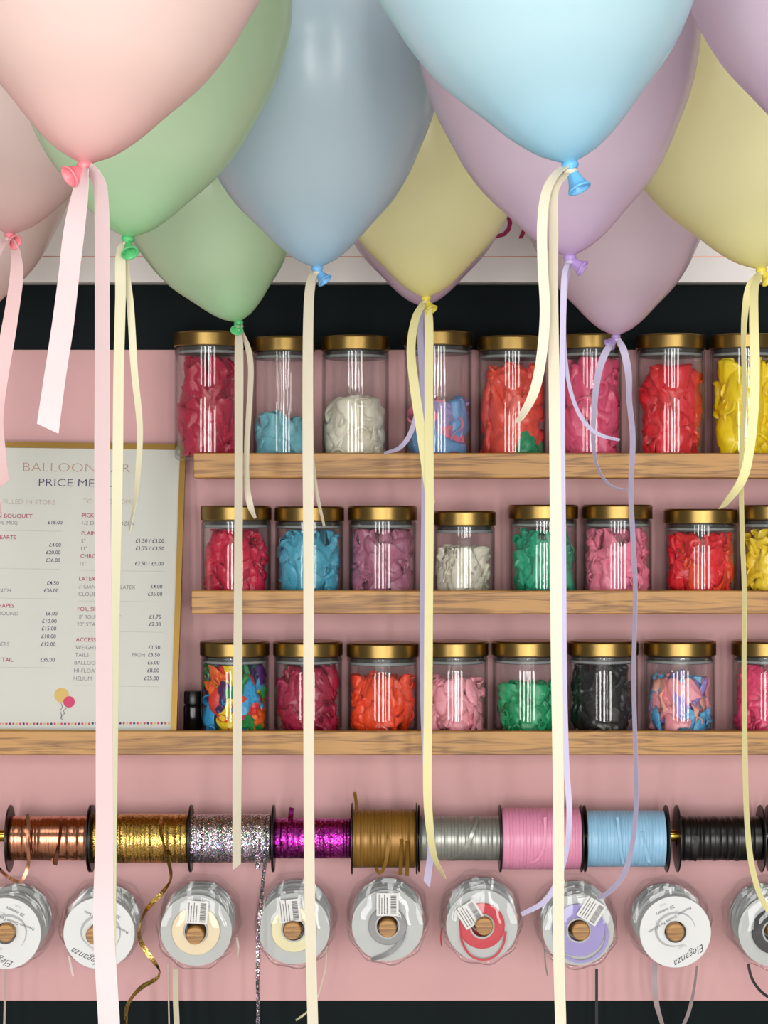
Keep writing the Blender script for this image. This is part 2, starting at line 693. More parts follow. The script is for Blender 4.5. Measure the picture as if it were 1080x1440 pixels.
balloon('lilac', 801, 359, 402, 2.20, -3, 'lilac', (12, -4, -9), 'lilac balloon directly behind the large pale blue front one')
balloon('yellowR', 1070, 377, 400, 2.46, -9, 'yellow', (7, -5, -10), 'pale yellow balloon at the right edge')
balloon('yellow', 599, 417, 312, 2.80, 0, 'yellow', (6, -7, -13), 'pale yellow balloon in the middle, over a mauve one')
balloon('mauveB', 595, 430, 292, 3.0 + 0.10, 0, 'mauve', (2, -5, -11), 'mauve balloon almost hidden behind the middle yellow one')
balloon('mauveR', 866, 471, 283, 2.98, 0, 'mauve', (-9, -5, -9), 'mauve balloon hanging lowest at right, under the lilac one')
balloon('greenB', 335, 452, 272, 2.95, -13, 'green', (-2, -9, -8), 'muted green balloon hanging lowest at left, beside the blue-grey one')


# ------------------------------------------------------------------ ribbons tied to the balloons
satin('satin_pink', '#ead2d4')
satin('satin_pink_deep', '#f0cfd0')
satin('satin_cream', '#e2dac4')
satin('satin_ivory', '#e2debf')
satin('satin_yellow', '#efe8ac')
satin('satin_lilac', '#c9c2e0')


RIBN = [0]


def ribbon(bkey, mname, strands, label, dd=0.0, loop=True):
    K, d, up = BALLOONS[bkey]
    t = thing('balloon_ribbon', label, 'ribbon', K - up * 0.007, 'ribbons tied to the balloons')
    lv, lf = lathe([(0.0042 + 0.0012 * math.cos(a), 0.0022 * math.sin(a)) for a in np.linspace(0, 2 * math.pi, 7)[:-1]], 14, close=True)
    if loop:
        obj('tie_loop', lv + K - up * 0.0065, lf, MATS[mname], t)
    for i, s in enumerate(strands):
        kw = dict(s[1]) if isinstance(s, tuple) else {}
        pts = s[0] if isinstance(s, tuple) else s
        off = kw.pop('off', 0.0)
        RIBN[0] += 1
        sharp(obj('strand', *strand(pts, d + dd + off, seed=RIBN[0], **kw), MATS[mname], t), 50)
    return t


ribbon('pinkF', 'satin_pink', [
    ([(121, 236, 12), (114, 262, 24), (104, 320, 31), (96, 390, 31), (88, 460, 32), (78, 530, 32), (68, 603, 33)], dict(cut=-5, off=-0.012)),
    ([(125, 236, 14), (139, 256, 20), (143, 300, 23), (143, 420, 23), (144, 640, 24), (146, 860, 25), (146, 1060, 26), (147, 1180, 27), (146, 1290, 30), (150, 1370, 31), (154, 1450, 31), (156, 1700, 31)], dict(off=-0.009)),
], 'wide blush pink satin ribbon hanging from the large front pink balloon')
ribbon('green', 'satin_ivory', [
    ([(176, 340, 8), (170, 352, 14), (169, 420, 15), (167, 520, 15), (166, 660, 15), (162, 840, 14), (160, 1000, 13), (159, 1120, 13), (158, 1260, 13), (156, 1500, 13)], dict(off=0.0)),
    ([(180, 342, 6), (176, 365, 9), (183, 430, 10), (189, 520, 10), (197, 600, 9), (195, 660, 8), (190, 705, 6), (182, 748, 3)], dict(off=0.006)),
], 'ivory satin ribbon of the light green balloon, partly behind wide pink ribbon')
ribbon('greenB', 'satin_cream', [
    ([(334, 464, 6), (336, 480, 12), (336, 620, 12), (335, 800, 12), (334, 1000, 13), (333, 1219, 12)], dict(cut=5)),
    ([(338, 462, 4), (349, 490, 8), (353, 520, 8), (350, 580, 8), (347, 630, 8), (347, 680, 8), (352, 712, 9), (359, 729, 4)], dict(off=0.004)),
], 'cream ribbon of the low muted green balloon, ending over the silver spool')
ribbon('blue', 'satin_cream', [
    ([(446, 380, 7), (438, 392, 12), (434, 430, 14), (433, 560, 15), (434, 800, 15), (434, 1000, 15), (435, 1200, 15), (437, 1330, 15), (440, 1450, 15), (443, 1700, 15)], {}),
    ([(444, 382, 5), (438, 420, 7), (437, 560, 7), (439, 640, 6), (445, 690, 5), (456, 740, 3)], dict(off=0.006)),
], 'long cream ribbon of the blue-grey balloon running down left of centre')
ribbon('yellow', 'satin_yellow', [
    ([(597, 424, 8), (585, 446, 11), (578, 490, 12), (583, 545, 13), (591, 600, 13), (599, 655, 13), (606, 712, 12)], dict(cut=4)),
    ([(600, 424, 8), (603, 450, 12), (603, 560, 12), (604, 700, 12), (603, 850, 12), (602, 1000, 12), (601, 1110, 12), (604, 1160, 11), (611, 1205, 8), (626, 1235, 3)], dict(off=-0.004)),
], 'pale yellow ribbon of the middle yellow balloon curling over the grey spool')
ribbon('mauveB', 'satin_lilac', [
    ([(593, 438, 5), (591, 470, 8), (596, 560, 9), (597, 720, 9), (595, 860, 9), (596, 1000, 9), (601, 1110, 9), (606, 1190, 9), (600, 1243, 10)], dict(cut=-4)),
    ([(595, 438, 5), (594, 500, 7), (590, 560, 7), (578, 608, 7), (562, 630, 6), (540, 637, 3)], dict(off=0.008)),
], 'lilac ribbon hanging right beside the middle pale yellow ribbon', dd=-0.09)
ribbon('skyF', 'satin_cream', [
    ([(800, 231, 6), (783, 243, 10), (769, 268, 13), (763, 310, 14), (763, 370, 14), (766, 440, 14), (760, 510, 14), (749, 556, 13), (728, 594, 7)], dict(off=-0.004, cut=5)),
    ([(803, 232, 6), (794, 246, 10), (780, 262, 13), (779, 330, 12), (778, 420, 13), (779, 540, 15), (781, 700, 16), (783, 900, 16), (785, 1100, 15), (785, 1250, 15), (786, 1350, 15), (789, 1450, 15), (791, 1750, 15)], {}),
], 'long wide cream ribbon of the large pale blue front balloon')
ribbon('lilac', 'satin_lilac', [
    ([(800, 366, 5), (794, 385, 8), (792, 440, 8), (791, 600, 8), (792, 800, 8), (793, 950, 8), (797, 1080, 8), (801, 1140, 8), (798, 1190, 7), (785, 1237, 7), (766, 1268, 7), (733, 1286, 5)], dict(off=0.0)),
    ([(802, 367, 4), (796, 400, 6), (793, 470, 6), (798, 530, 5), (809, 571, 5), (824, 597, 5), (844, 612, 5), (871, 619, 3)], dict(off=0.006)),
], 'narrow lilac ribbon partly behind the long wide cream one')
ribbon('mauveR', 'satin_lilac', [
    ([(865, 476, 6), (851, 497, 10), (841, 527, 9), (835, 579, 7), (834, 619, 5), (840, 657, 3), (858, 683, 3), (884, 690, 2)], {}),
    ([(868, 476, 6), (877, 492, 10), (884, 525, 9), (885, 560, 7), (890, 615, 7), (887, 690, 6), (890, 760, 6), (893, 830, 5), (891, 950, 5), (894, 1060, 5), (895, 1130, 5), (889, 1190, 6), (876, 1232, 6), (852, 1258, 5), (840, 1262, 4)], {}),
], 'narrow lilac ribbon looped under the low right mauve balloon')
ribbon('yellowR', 'satin_yellow', [
    ([(1066, 386, 6), (1054, 402, 10), (1047, 440, 8), (1045, 490, 5), (1047, 560, 5), (1043, 640, 5), (1044, 740, 5), (1047, 830, 5), (1046, 950, 5), (1047, 1060, 6), (1050, 1150, 6), (1057, 1215, 7), (1072, 1265, 7), (1095, 1300, 7)], {}),
    ([(1068, 386, 7), (1061, 404, 10), (1060, 450, 12), (1062, 510, 13), (1061, 570, 13), (1055, 630, 13), (1044, 675, 12), (1016, 714, 5)], dict(off=-0.005, cut=4)),
], 'pale yellow ribbon at the right edge under the yellow balloon')
ribbon('rose', 'satin_pink_deep', [
    ([(15, 335, 8), (21, 352, 15), (23, 382, 20), (18, 425, 21), (10, 475, 22), (1, 530, 22), (-4, 590, 20), (0, 640, 20), (6, 681, 18)], dict(cut=4)),
    ([(11, 336, 6), (2, 345, 12), (-10, 370, 15), (-14, 430, 16), (-15, 560, 16), (-12, 660, 14), (1, 722, 8)], {}),
], 'pink satin ribbon at the left edge under the dusky pink balloon')


# ------------------------------------------------------------------ jars and the deflated balloons in them
JR = 0.0485


def jar(cx, lidtop, lidw, zbase, label, tall):
    d = 3.2070
    sc = lidw / 103.0
    R = 0.0495 * sc
    x = (cx - 540) / F * d
    ztop = P(0, lidtop, d - R)[2]
    lh = 0.0205
    t = thing('storage_jar', label, 'jar', (x, d, zbase), 'tall lidded jars' if tall else 'short lidded jars')
    zl = ztop - lh                       # lower edge of lid
    Rg = R - 0.0011
    zi = zbase + 0.0008
    out = [(0.0008, zi), (Rg - 0.008, zi), (Rg - 0.003, zi + 0.0012), (Rg - 0.0008, zi + 0.004), (Rg, zi + 0.009), (Rg, zl - 0.004), (Rg - 0.001, zl - 0.0015), (Rg - 0.002, zl - 0.0005)]
    inn = [(Rg - 0.0022, zl - 0.002), (Rg - 0.0016, zi + 0.010), (Rg - 0.004, zi + 0.0065), (Rg - 0.010, zi + 0.0055), (0.0008, zi + 0.005)]
    obj('glass_body', *lathe(out + inn, 56, center=(x, d, 0)), M_GLASS, t)
    b = 0.0016
    lp = [(0.0005, ztop), (R - 0.006, ztop), (R - b, ztop - 0.0003), (R - 0.0004, ztop - b), (R, ztop - 0.0026), (R, ztop - 0.0034), (R, zl + 0.0018), (R, zl + 0.001), (R - 0.0008, zl), (R - 0.0016, zl), (R - 0.0018, zl + 0.002), (0.0005, zl + 0.002)]
    lid = obj('lid', *lathe(lp, 64, center=(x, d, 0)), M_BRASS, t)
    sharp(lid, 45)
    # stopper under the lid with its translucent seal
    sp = [(0.001, zl + 0.0015), (Rg - 0.005, zl + 0.0015), (Rg - 0.005, zl - 0.0108), (0.001, zl - 0.0108)]
    sharp(obj('stopper', *lathe(sp, 48, center=(x, d, 0)), M_STOP, t), 45)
    sp = [(Rg - 0.0052, zl - 0.0062), (Rg - 0.0026, zl - 0.0066), (Rg - 0.0024, zl - 0.0080), (Rg - 0.0026, zl - 0.0098), (Rg - 0.0052, zl - 0.0102)]
    sharp(obj('seal_ring', *lathe(sp, 48, center=(x, d, 0)), M_SEAL, t), 45)
    return x, d, Rg - 0.0017, zi + 0.0062, zl - 0.0115


def deflated(L, Wd, R, th0, z0, roll, inset, rs, zlo, flat=1.0, fine=False):
    """an uninflated balloon: limp flat pouch with a round neck and rolled lip, creased, pressed against the jar's wall"""
    nv = 20 if fine else 12
    u = np.array([-.03, 0.0, .015, .05, .14, .24, .32, .42, .53, .64, .75, .85, .93, .98, 1.0])
    if fine:
        u = np.interp(np.linspace(0, 14, 26), np.arange(15), u)
    nu = len(u)
    neck = 0.13 * Wd
    wid = np.interp(u, [-.03, 0, .015, .05, .24, .32, .45, .62, .78, .9, .97, 1.0], [1.25, 1.5, 1.35, 1.0, 1.05, 1.5, 2.7, 3.6, 3.75, 3.0, 1.7, .15]) * neck
    thk = np.interp(u, [-.03, 0, .015, .05, .24, .32, .45, .62, .78, .9, .97, 1.0], [1.25, 1.5, 1.35, .95, .8, .85, 1.1, 1.35, 1.4, 1.2, .8, .1]) * neck * flat
    v = np.linspace(0, 2 * math.pi, nv, endpoint=False)
    X = (u[:, None] - 0.5) * L + 0 * v[None, :]
    Y = wid[:, None] * np.cos(v)[None, :]
    # round at the neck, lens-shaped with a thin rim over the pouch
    pw = np.interp(u, [0, .24, .45, 1], [1, 1, 1.9, 1.6])[:, None]
    Z = thk[:, None] * np.sign(np.sin(v))[None, :] * np.abs(np.sin(v))[None, :] ** pw
    if fine:
        # limp: thinner, and tilted so that one rim lies over its neighbours
        Z = np.where((u > .3)[:, None], Z * .7, Z)
        Z = Z + rs.choice((-1, 1)) * rs.uniform(.2, .5) * Y + rs.uniform(-.2, .2) * X
        if rs.random() < .38:
            # neck bent out so that its rolled lip faces the glass
            x0n, q = (.24 - .5) * L, rs.uniform(.8, 1.35)
            mn = (u < .24)[:, None]
            dx = (X - x0n) * .7
            X, Z = np.where(mn, x0n + dx * math.cos(q) - Z * math.sin(q), X), np.where(mn, dx * math.sin(q) + Z * math.cos(q), Z)
    # sideways sway of the pouch
    Y = Y + 0.16 * L * rs.uniform(-1, 1) * ((u - 0.5) ** 2 * 4)[:, None]
    # creases
    for _ in range(4):
        ang = rs.uniform(0, math.pi)
        k = rs.uniform(1.0, 2.8) * 2 * math.pi / L
        ph = rs.uniform(0, 6.28)
        s = np.sin((X * math.cos(ang) + Y * math.sin(ang)) * k + ph)
        Z = Z + (0.022 if fine else 0.04) * Wd * (np.abs(s) * 2 - 1) * (u > .2)[:, None] * rs.uniform(.4, 1)
    # one fold
    x0 = rs.uniform(-.2, .3) * L
    a = rs.uniform(-1.2, 1.2)
    m = X > x0
    dx, dz = X - x0, Z
    X = np.where(m, x0 + dx * math.cos(a) - dz * math.sin(a) * .6, X)
    Z = np.where(m, dx * abs(math.sin(a)) * .55 + dz, Z)
    # neck turned in or out of the heap
    m = X < -0.2 * L
    b = rs.uniform(-.3, .2) if fine else rs.uniform(-.5, 1.0)
    Z = np.where(m, Z + (-0.2 * L - X) * b * .5, Z)
    c, s = math.cos(roll), math.sin(roll)
    A = X * c - Y * s
    B = X * s + Y * c
    th = th0 + A / R
    Zc = Z - (Z[u > .35].min() if fine else np.quantile(Z, 0.10))
    Zc = np.where(Zc > 0.009, 0.009 + (Zc - 0.009) * 0.45, Zc)
    r = R - inset - Zc
    r = np.where(r > R - 0.0006, R - 0.0006 - (r - R) * 0.03, r)
    r = np.clip(r, 0.004, R - 0.0003)
    zz = z0 + B
    zz = np.where(zz < zlo, zlo + (zlo - zz) * 0.10, zz)
    vv = np.stack([r * np.sin(th), -r * np.cos(th), zz], -1).reshape(-1, 3)
    f = []
    for i in range(nu - 1):
        for j in range(nv):
            j2 = (j + 1) % nv
            f.append((i * nv + j, i * nv + j2, (i + 1) * nv + j2, (i + 1) * nv + j))
    f.append(tuple((nu - 1) * nv + j for j in range(nv)))
    return vv, f


def rubber(hexc):
    k = 'rubber_' + hexc
    if k not in MATS:
        m = mat(k, hexc, 0.34, spec=0.5)
        n, l, b = nodes(m)
        v = coords(m)
        nz = n.new('ShaderNodeTexNoise')
        nz.inputs['Scale'].default_value = 90
        nz.inputs['Detail'].default_value = 3
        nz.inputs['Distortion'].default_value = 0.8
        l.new(v, nz.inputs['Vector'])
        add_bump(m, nz.outputs['Fac'], 0.4, 0.004)
    return MATS[k]


REST = MB()
REST_M, REST_I = [], {}


def rest_index(h):
    if h not in REST_I:
        REST_I[h] = len(REST_M)
        REST_M.append(rubber(h))
    return REST_I[h]


def fill_jar(x, d, R, zlo, zhi, frac, cols, jarname, big, seed, n_front):
    """cols: list of (hex, word, weight)"""
    rs = np.random.default_rng(seed)
    zf = zlo + (zhi - zlo) * frac
    wts = np.array([c[2] for c in cols], float)
    wts /= wts.sum()
    L0, W0 = (0.088, 0.060) if big else (0.053, 0.037)
    c0 = np.array([x, d, 0])

    def pick():
        return cols[int(rs.choice(len(cols), p=wts))]
    # the heap inside and round the back
    hgt = zf - zlo
    for layer, cnt, ins in ((0, int((26 if big else 44) * max(frac, .3)), 0.012), (1, int((12 if big else 20) * max(frac, .3)), 0.024), (2, int((16 if big else 26) * max(frac, .3)), 0.004)):
        for k in range(cnt):
            c = pick()
            sl = 0.30 * L0
            if layer == 2:
                th = rs.uniform(1.2, 5.08)
            else:
                th = rs.uniform(0, 6.283)
            z = zlo + (k + .5) / cnt * max(hgt - .3 * sl, .004) + rs.uniform(-.003, .003)
            vv, ff = deflated(L0 * rs.uniform(.85, 1.15), W0 * rs.uniform(.9, 1.2), R, th, z, rs.uniform(0, 6.28), ins + rs.uniform(0, .004), rs, zlo)
            zz = vv[:, 2]
            vv[:, 2] = np.where(zz > zf + .004, zf + .004 + (zz - zf - .004) * .3, zz)
            vv[:, 2] = np.minimum(vv[:, 2], zhi - 0.001)
            REST.add(vv + c0, ff, rest_index(c[0]))
    # the front ones, each its own object
    ncol = 3 if big else 4
    nrow = int(math.ceil(n_front / ncol))
    made = 0
    quota = [c for c, wt in zip(cols, wts) for _ in range(int(math.ceil(wt * n_front)))]
    quota = [quota[i] for i in rs.permutation(len(quota))]
    for r_ in range(nrow):
        for q in range(ncol):
            if made >= n_front: break
            c = quota[made]
            th = (q + .5) / ncol * 2.5 - 1.25 + (0.22 if r_ % 2 else -0.12) + rs.uniform(-.18, .18)
            z = zlo + 0.006 + (r_ + .45 + rs.uniform(-.25, .25)) / nrow * max(hgt - 0.010, 0.01)
            vv, ff = deflated(L0 * rs.uniform(.9, 1.15), W0 * rs.uniform(.95, 1.2), R, th, z, rs.uniform(0, 6.28), 0.0003 + .0014 * ((made * 7) % 5), rs, zlo, fine=True)
            zz = vv[:, 2]
            vv[:, 2] = np.where(zz > zf + .003, zf + .003 + (zz - zf - .003) * .35, zz)
            vv[:, 2] = np.minimum(vv[:, 2], zhi - 0.001)
            o = sharp(obj('deflated_balloon', vv + c0, ff, rubber(c[0])), 48)
            tag(o, 'limp %s balloon in the %s' % (c[1], jarname), 'balloon', '%s balloons in the %s' % (c[1], jarname))
            made += 1


# (centre px, lid top px, lid width px, fill, colours, label, short name)
CRIM, IVORY = '#b5163f', '#dcd6c4'
ROW1 = [
    (294, 464, 103, .93, [('#b4173f', 'crimson', 1)], 'tall jar of crimson balloons overhanging the left end of the top ledge', 'tall crimson jar on the top ledge'),
    (399, 471.5, 92, .36, [('#6fb4c2', 'pale teal', 1)], 'tall jar a third full of pale teal balloons on the top ledge', 'tall pale teal jar on the top ledge'),
    (500, 470, 100, .54, [(IVORY, 'ivory', 1)], 'tall jar half full of ivory balloons on the top ledge', 'tall ivory jar on the top ledge'),
    (616, 463.5, 101, .50, [('#e87f95', 'pink', 1.1), ('#6f9fd0', 'sky blue', 1.2), ('#a99acb', 'lilac', .5)], 'tall jar half full of mixed pink and blue balloons', 'tall pink and blue jar on the top ledge'),
    (720, 470.5, 102, .88, [('#e8503f', 'coral', 1)], 'tall jar of coral balloons with a few green ones at the bottom', 'tall coral jar on the top ledge'),
    (829, 468, 97, .96, [('#e0547c', 'rose pink', 1)], 'tall jar filled with rose pink balloons behind the lilac ribbon', 'tall rose pink jar on the top ledge'),
    (943, 467.5, 102, .85, [('#de2630', 'red', 1)], 'tall jar of bright red balloons on the top ledge', 'tall red jar on the top ledge'),
    (1047, 467.5, 102, .94, [('#f2d302', 'yellow', 1)], 'tall jar of bright yellow balloons at right end of view', 'tall yellow jar on the top ledge'),
]
ROW2 = [
    (332, 711, 104, .90, [('#c8113f', 'crimson', 1)], 'short jar of crimson balloons at the left end of the middle ledge', 'short crimson jar on the middle ledge'),
    (435, 712, 102, .92, [('#4aa5c0', 'teal blue', 1)], 'short jar filled with teal blue balloons on the middle ledge', 'short teal blue jar on the middle ledge'),
    (538, 711, 101, .95, [('#a9647e', 'mauve', 1)], 'short jar filled with mauve balloons on the middle ledge', 'short mauve jar on the middle ledge'),
    (653, 718.5, 92, .70, [(IVORY, 'ivory', 1)], 'smaller short jar of ivory balloons on the middle ledge', 'short ivory jar on the middle ledge'),
    (764, 709.5, 102, .88, [('#1da27a', 'emerald', 1)], 'short jar of emerald green balloons on the middle ledge', 'short emerald jar on the middle ledge'),
    (868, 709.5, 103, .92, [('#e97d98', 'pink', 1)], 'short jar filled with pink balloons on the middle ledge', 'short pink jar on the middle ledge'),
    (985, 715.5, 107, .92, [('#de1f2a', 'red', 4), ('#e5431f', 'orange red', 1)], 'short jar of bright red balloons on the middle ledge', 'short red jar on the middle ledge'),
    (1089, 710, 104, .90, [('#efd030', 'yellow', 1)], 'short jar of yellow balloons cropped by right edge, middle ledge', 'short yellow jar on the middle ledge'),
]
ROW3 = [
    (330, 904, 102, .96, [('#e0382f', 'red', 1.3), ('#2f9fd6', 'bright blue', 1.3), ('#1a8f46', 'green', 1), ('#f0cf1c', 'yellow', .8), ('#4a2566', 'purple', .7), ('#ee6a26', 'orange', .8)], 'short jar of brightly mixed colour balloons on the bottom ledge', 'short mixed colour jar on the bottom ledge'),
    (433, 904, 102, .92, [('#a3153f', 'dark crimson', 1)], 'short jar of dark crimson balloons on the bottom ledge', 'short dark crimson jar on the bottom ledge'),
    (538, 906, 105, .78, [('#f0481f', 'orange', 1)], 'short jar of orange balloons on the bottom ledge', 'short orange jar on the bottom ledge'),
    (640, 904, 98, .74, [('#f19fac', 'baby pink', 1)], 'short jar of baby pink balloons on the bottom ledge', 'short baby pink jar on the bottom ledge'),
    (741, 903.5, 103, .66, [('#0e9a62', 'green', 1)], 'short jar two thirds full of green balloons, bottom ledge', 'short green jar on the bottom ledge'),
    (848, 903.5, 104, .92, [('#16181b', 'black', 1)], 'short jar of black balloons on the bottom ledge', 'short black jar on the bottom ledge'),
    (956, 903.5, 106, .76, [('#ee9aa4', 'pink', 1.3), ('#9a88cf', 'lilac', 1.2), ('#57a9d6', 'light blue', .7), ('#f0ab9a', 'peach', .8)], 'short jar of mixed pastel balloons on the bottom ledge', 'short pastel jar on the bottom ledge'),
    (1079, 903.5, 106, .92, [('#df3f6e', 'hot pink', 1)], 'short jar of hot pink balloons cropped by right edge, bottom ledge', 'short hot pink jar on the bottom ledge'),
]
si = 0
for row, zb_, tall in ((ROW1, Z1, True), (ROW2, Z2, False), (ROW3, Z3, False)):
    for (cx, lt, lw, fr, cols, label, nm) in row:
        si += 1
        x, d, R, zlo, zhi = jar(cx, lt, lw, zb_, label, tall)
        nf = int(round((11 if tall else 13) * (0.55 + 0.5 * fr)))
        if cx > 1060: nf = int(nf * .7)
        fill_jar(x, d, R, zlo, zhi, fr, cols, nm, tall, 100 + si, min(nf, 13))
        if nm.startswith('tall coral'):
            rs = np.random.default_rng(5)
            for th, rl in ((0.55, 0.5), (0.95, 0.1), (0.25, 0.9)):
                vv, ff = deflated(.06, .034, R, th, zlo + .012, rl, 0.0, rs, zlo, fine=True)
                o = obj('deflated_balloon', vv + np.array([x, d, 0]), ff, rubber('#1a8f60'))
                tag(o, 'limp green balloon at the bottom of the tall coral jar', 'balloon', 'green balloons in the tall coral jar')
o = sharp(REST.build('deflated_balloon_heap', None, mats=REST_M), 48)
tag(o, 'heaps of limp balloons filling the jars behind those against the glass', 'balloons', kind='stuff')


# ------------------------------------------------------------------ small black bottle beside the menu
bx = P(271, 1000, 3.22)
t = thing('small_bottle', 'small black bottle between the framed menu and the mixed colour jar', 'bottle', (bx[0], 3.22, Z3))
m_bk = mat('black_glass', '#0c0b0c', 0.15)
obj('bottle_body', *lathe([(0.0005, Z3 + .0003), (.0115, Z3 + .0003), (.0130, Z3 + .002), (.0130, Z3 + .036), (.0122, Z3 + .039), (.009, Z3 + .041), (.0005, Z3 + .041)], 28, center=(bx[0], 3.22, 0)), m_bk, t)
sharp(obj('bottle_cap', *lathe([(.0005, Z3 + .0412), (.0118, Z3 + .0412), (.0122, Z3 + .043), (.0122, Z3 + .058), (.011, Z3 + .0595), (.0005, Z3 + .0595)], 28, center=(bx[0], 3.22, 0),
      wob=lambda q, i: 1 + .02 * math.cos(14 * q)), M_BLACKPL, t))


# ------------------------------------------------------------------ framed price menu leaning on the bottom ledge
dT, dB = 3.2545, 3.170
Tc = P(108, 624, dT)
zB = Z3 + 0.0005
Bc = np.array([(90.5 - 540) / F * dB, dB, zB])
vdir = Tc - Bc
Hm = np.linalg.norm(vdir)
vdir /= Hm
udir = np.array([1.0, 0, 0]) - vdir * vdir[0]
udir /= np.linalg.norm(udir)
ndir = np.cross(udir, vdir)          # towards the viewer
if ndir[1] > 0: ndir = -ndir
Wm = 0.313
menu = thing('price_menu', 'framed white balloon price menu leaning on the bottom ledge', 'menu board', Bc)


def mp(u, v, n=0.0):
    return Bc + udir * u + vdir * v + ndir * n


def to_uv(px, py):
    ray = np.array([(px - 540) / F, 1.0, (720 - py) / F])
    o0 = np.array([0, 0, CZ])
    t_ = np.dot(Bc - o0, ndir) / np.dot(ray, ndir)
    q = o0 + ray * t_ - Bc
    return np.dot(q, udir), np.dot(q, vdir)


def slab(u0, u1, v0, v1, n0, n1):
    return np.array([mp(u, v, n) for u in (u0, u1) for v in (v0, v1) for n in (n0, n1)]), BOXF


fw = 0.008
obj('paper', *slab(-Wm / 2 + fw * .6, Wm / 2 - fw * .6, fw * .6, Hm - fw * .6, 0.0, 0.003), M_PAPER, menu, False)
for (a, b, c, e) in ((-Wm / 2, -Wm / 2 + fw, 0, Hm), (Wm / 2 - fw, Wm / 2, 0, Hm), (-Wm / 2 + fw, Wm / 2 - fw, Hm - fw, Hm), (-Wm / 2 + fw, Wm / 2 - fw, 0, fw)):
    obj('frame_bar', *slab(a, b, c, e, -0.004, 0.007), M_GOLDFR, menu, False)
obj('backing', *slab(-Wm / 2 + fw, Wm / 2 - fw, fw, Hm - fw, -0.003, -0.0003), M_GOLDFR, menu, False)

PX = dB / F                          # metres per pixel at the menu, roughly
INK = {'title': mat('ink_bronze', '#a87c66', .5), 'navy': mat('ink_navy', '#2b2350', .5), 'grey': mat('ink_grey', '#6b6870', .5),
       'pale': mat('ink_taupe', '#a5978c', .5), 'head': mat('ink_magenta', '#9c1f4c', .5), 'line': mat('ink_line', '#b7b4ae', .5),
       'gold': mat('ink_gold', '#c8a85c', .5), 'pinkb': mat('ink_pink', '#c02a5e', .5)}


def put(kind, ink, body, py, left=None, right=None, cap=6.0, weight=0.0):
    tv, tf = text_mesh(body, 1.0, weight)
    if len(tv) == 0: return
    w0 = tv[:, 0].max() - tv[:, 0].min()
    sy = cap * PX / 0.70
    if left is not None and right is not None:
        uL, vv = to_uv(left, py)
        uR, _ = to_uv(right, py)
        sx = (uR - uL) / w0
    else:
        sx = sy
        if left is not None:
            uL, vv = to_uv(left, py)
        else:
            uR, vv = to_uv(right, py)
            uL = uR - w0 * sx
    u = uL + (tv[:, 0] - tv[:, 0].min()) * sx
    v_ = vv + tv[:, 1] * sy
    keep = np.array([mp(a, b, 0.0034) for a, b in zip(u, v_)])
    obj(kind, keep, tf, INK[ink], menu, False)


put('title_lettering', 'title', 'BALLOON BAR', 663.5, 33, 183, 13.5, -0.022)
put('subtitle_lettering', 'navy', 'PRICE MENU', 684, 55, 161, 11, -0.012)
put('column_titles', 'pale', 'HELIUM FILLED IN-STORE', 709, -31, 78, 7.3, -0.015)
put('column_titles', 'pale', 'TO TAKE HOME', 709, 117, 189, 7.3, -0.015)
for body, y, l_, r_ in (('BALLOON BOUQUET', 728, -36, 46), ('HEARTS', 759, None, 22.5), ('SHAPES', 855, None, 20), ('ADD TAIL', 931, None, 19),
                        ('PICK & MIX', 728, 116, None), ('PLAIN', 753, 115, None), ('CHROME', 785, 113.5, None), ('LATEX', 817, 111.5, None),
                        ('FOIL SINGLES', 859.5, 109.5, None), ('ACCESSORIES', 902.5, 107, None)):
    put('headings', 'head', body, y, l_, r_, 5.7, 0.006)
for body, y, l_, r_ in (('(FOIL MIX)', 738.5, None, 25), ('BUNCH', 833.5, None, 15.5), ('ROUND', 866, None, 26), ('NUMBERS', 909, None, 13.5),
                        ('1/2 DOZEN / DOZEN', 738.5, 116, 189), ('5"', 764, 114.5, None), ('11"', 774.5, 114.5, None), ('11"', 796, 113, None),
                        ("3' GIANT ROUND LATEX", 828, 111, 190.5), ('CLOUD', 838.5, 110.5, None), ('18" ROUND / HEART', 870.5, 109.5, 170),
                        ('20" STAR', 881, 108.5, None), ('WEIGHTS', 913.5, 106.5, None), ('TAILS', 924, 106, None), ('BALLOONS', 935, 105, None),
                        ('HI-FLOAT', 946, 104.5, None), ('HELIUM', 957, 104, 129), ('FROM', 924, 186.5, 204)):
    put('item_lettering', 'grey', body, y, l_, r_, 5.6, -0.006)
for body, y, r_ in (('£18.00', 738, 88), ('£4.00', 769.5, 86), ('£20.00', 780, 85.5), ('£36.00', 791, 85), ('£4.50', 823, 83), ('£36.00', 833.5, 82.5), ('£6.00', 866, 81),
                    ('£10.00', 876.5, 80), ('£15.00', 887, 79.5), ('£10.00', 898, 79), ('£12.00', 909, 78.5), ('£35.00', 931, 77.5),
                    ('£1.50 / £3.00', 764, 231), ('£1.75 / £3.50', 774.5, 231), ('£2.50 / £5.00', 796, 230), ('£4.00', 828, 228.5), ('£35.00', 838.5, 228.5),
                    ('£1.75', 870.5, 226.5), ('£2.00', 881, 226.5), ('£1.50', 913.5, 225.5), ('£3.50', 924, 225), ('£5.00', 935, 224.5), ('£8.00', 946, 224), ('£35.00', 957, 223.5)):
    put('price_lettering', 'navy', body, y, None, r_, 5.4, 0.004)
for (x0, x1, y) in ((-36, 88, 746), (-37, 85, 799.5), (-40, 81, 841), (-46, 76, 938), (112, 231, 802.5), (110, 231, 845.5), (108, 231, 888), (104, 224, 964.5)):
    a, vv = to_uv(x0, y)
    b, _ = to_uv(x1, y)
    obj('divider_line', *slab(a, b, vv - .00035, vv + .00035, 0.003, 0.0034), INK['line'], menu, False)


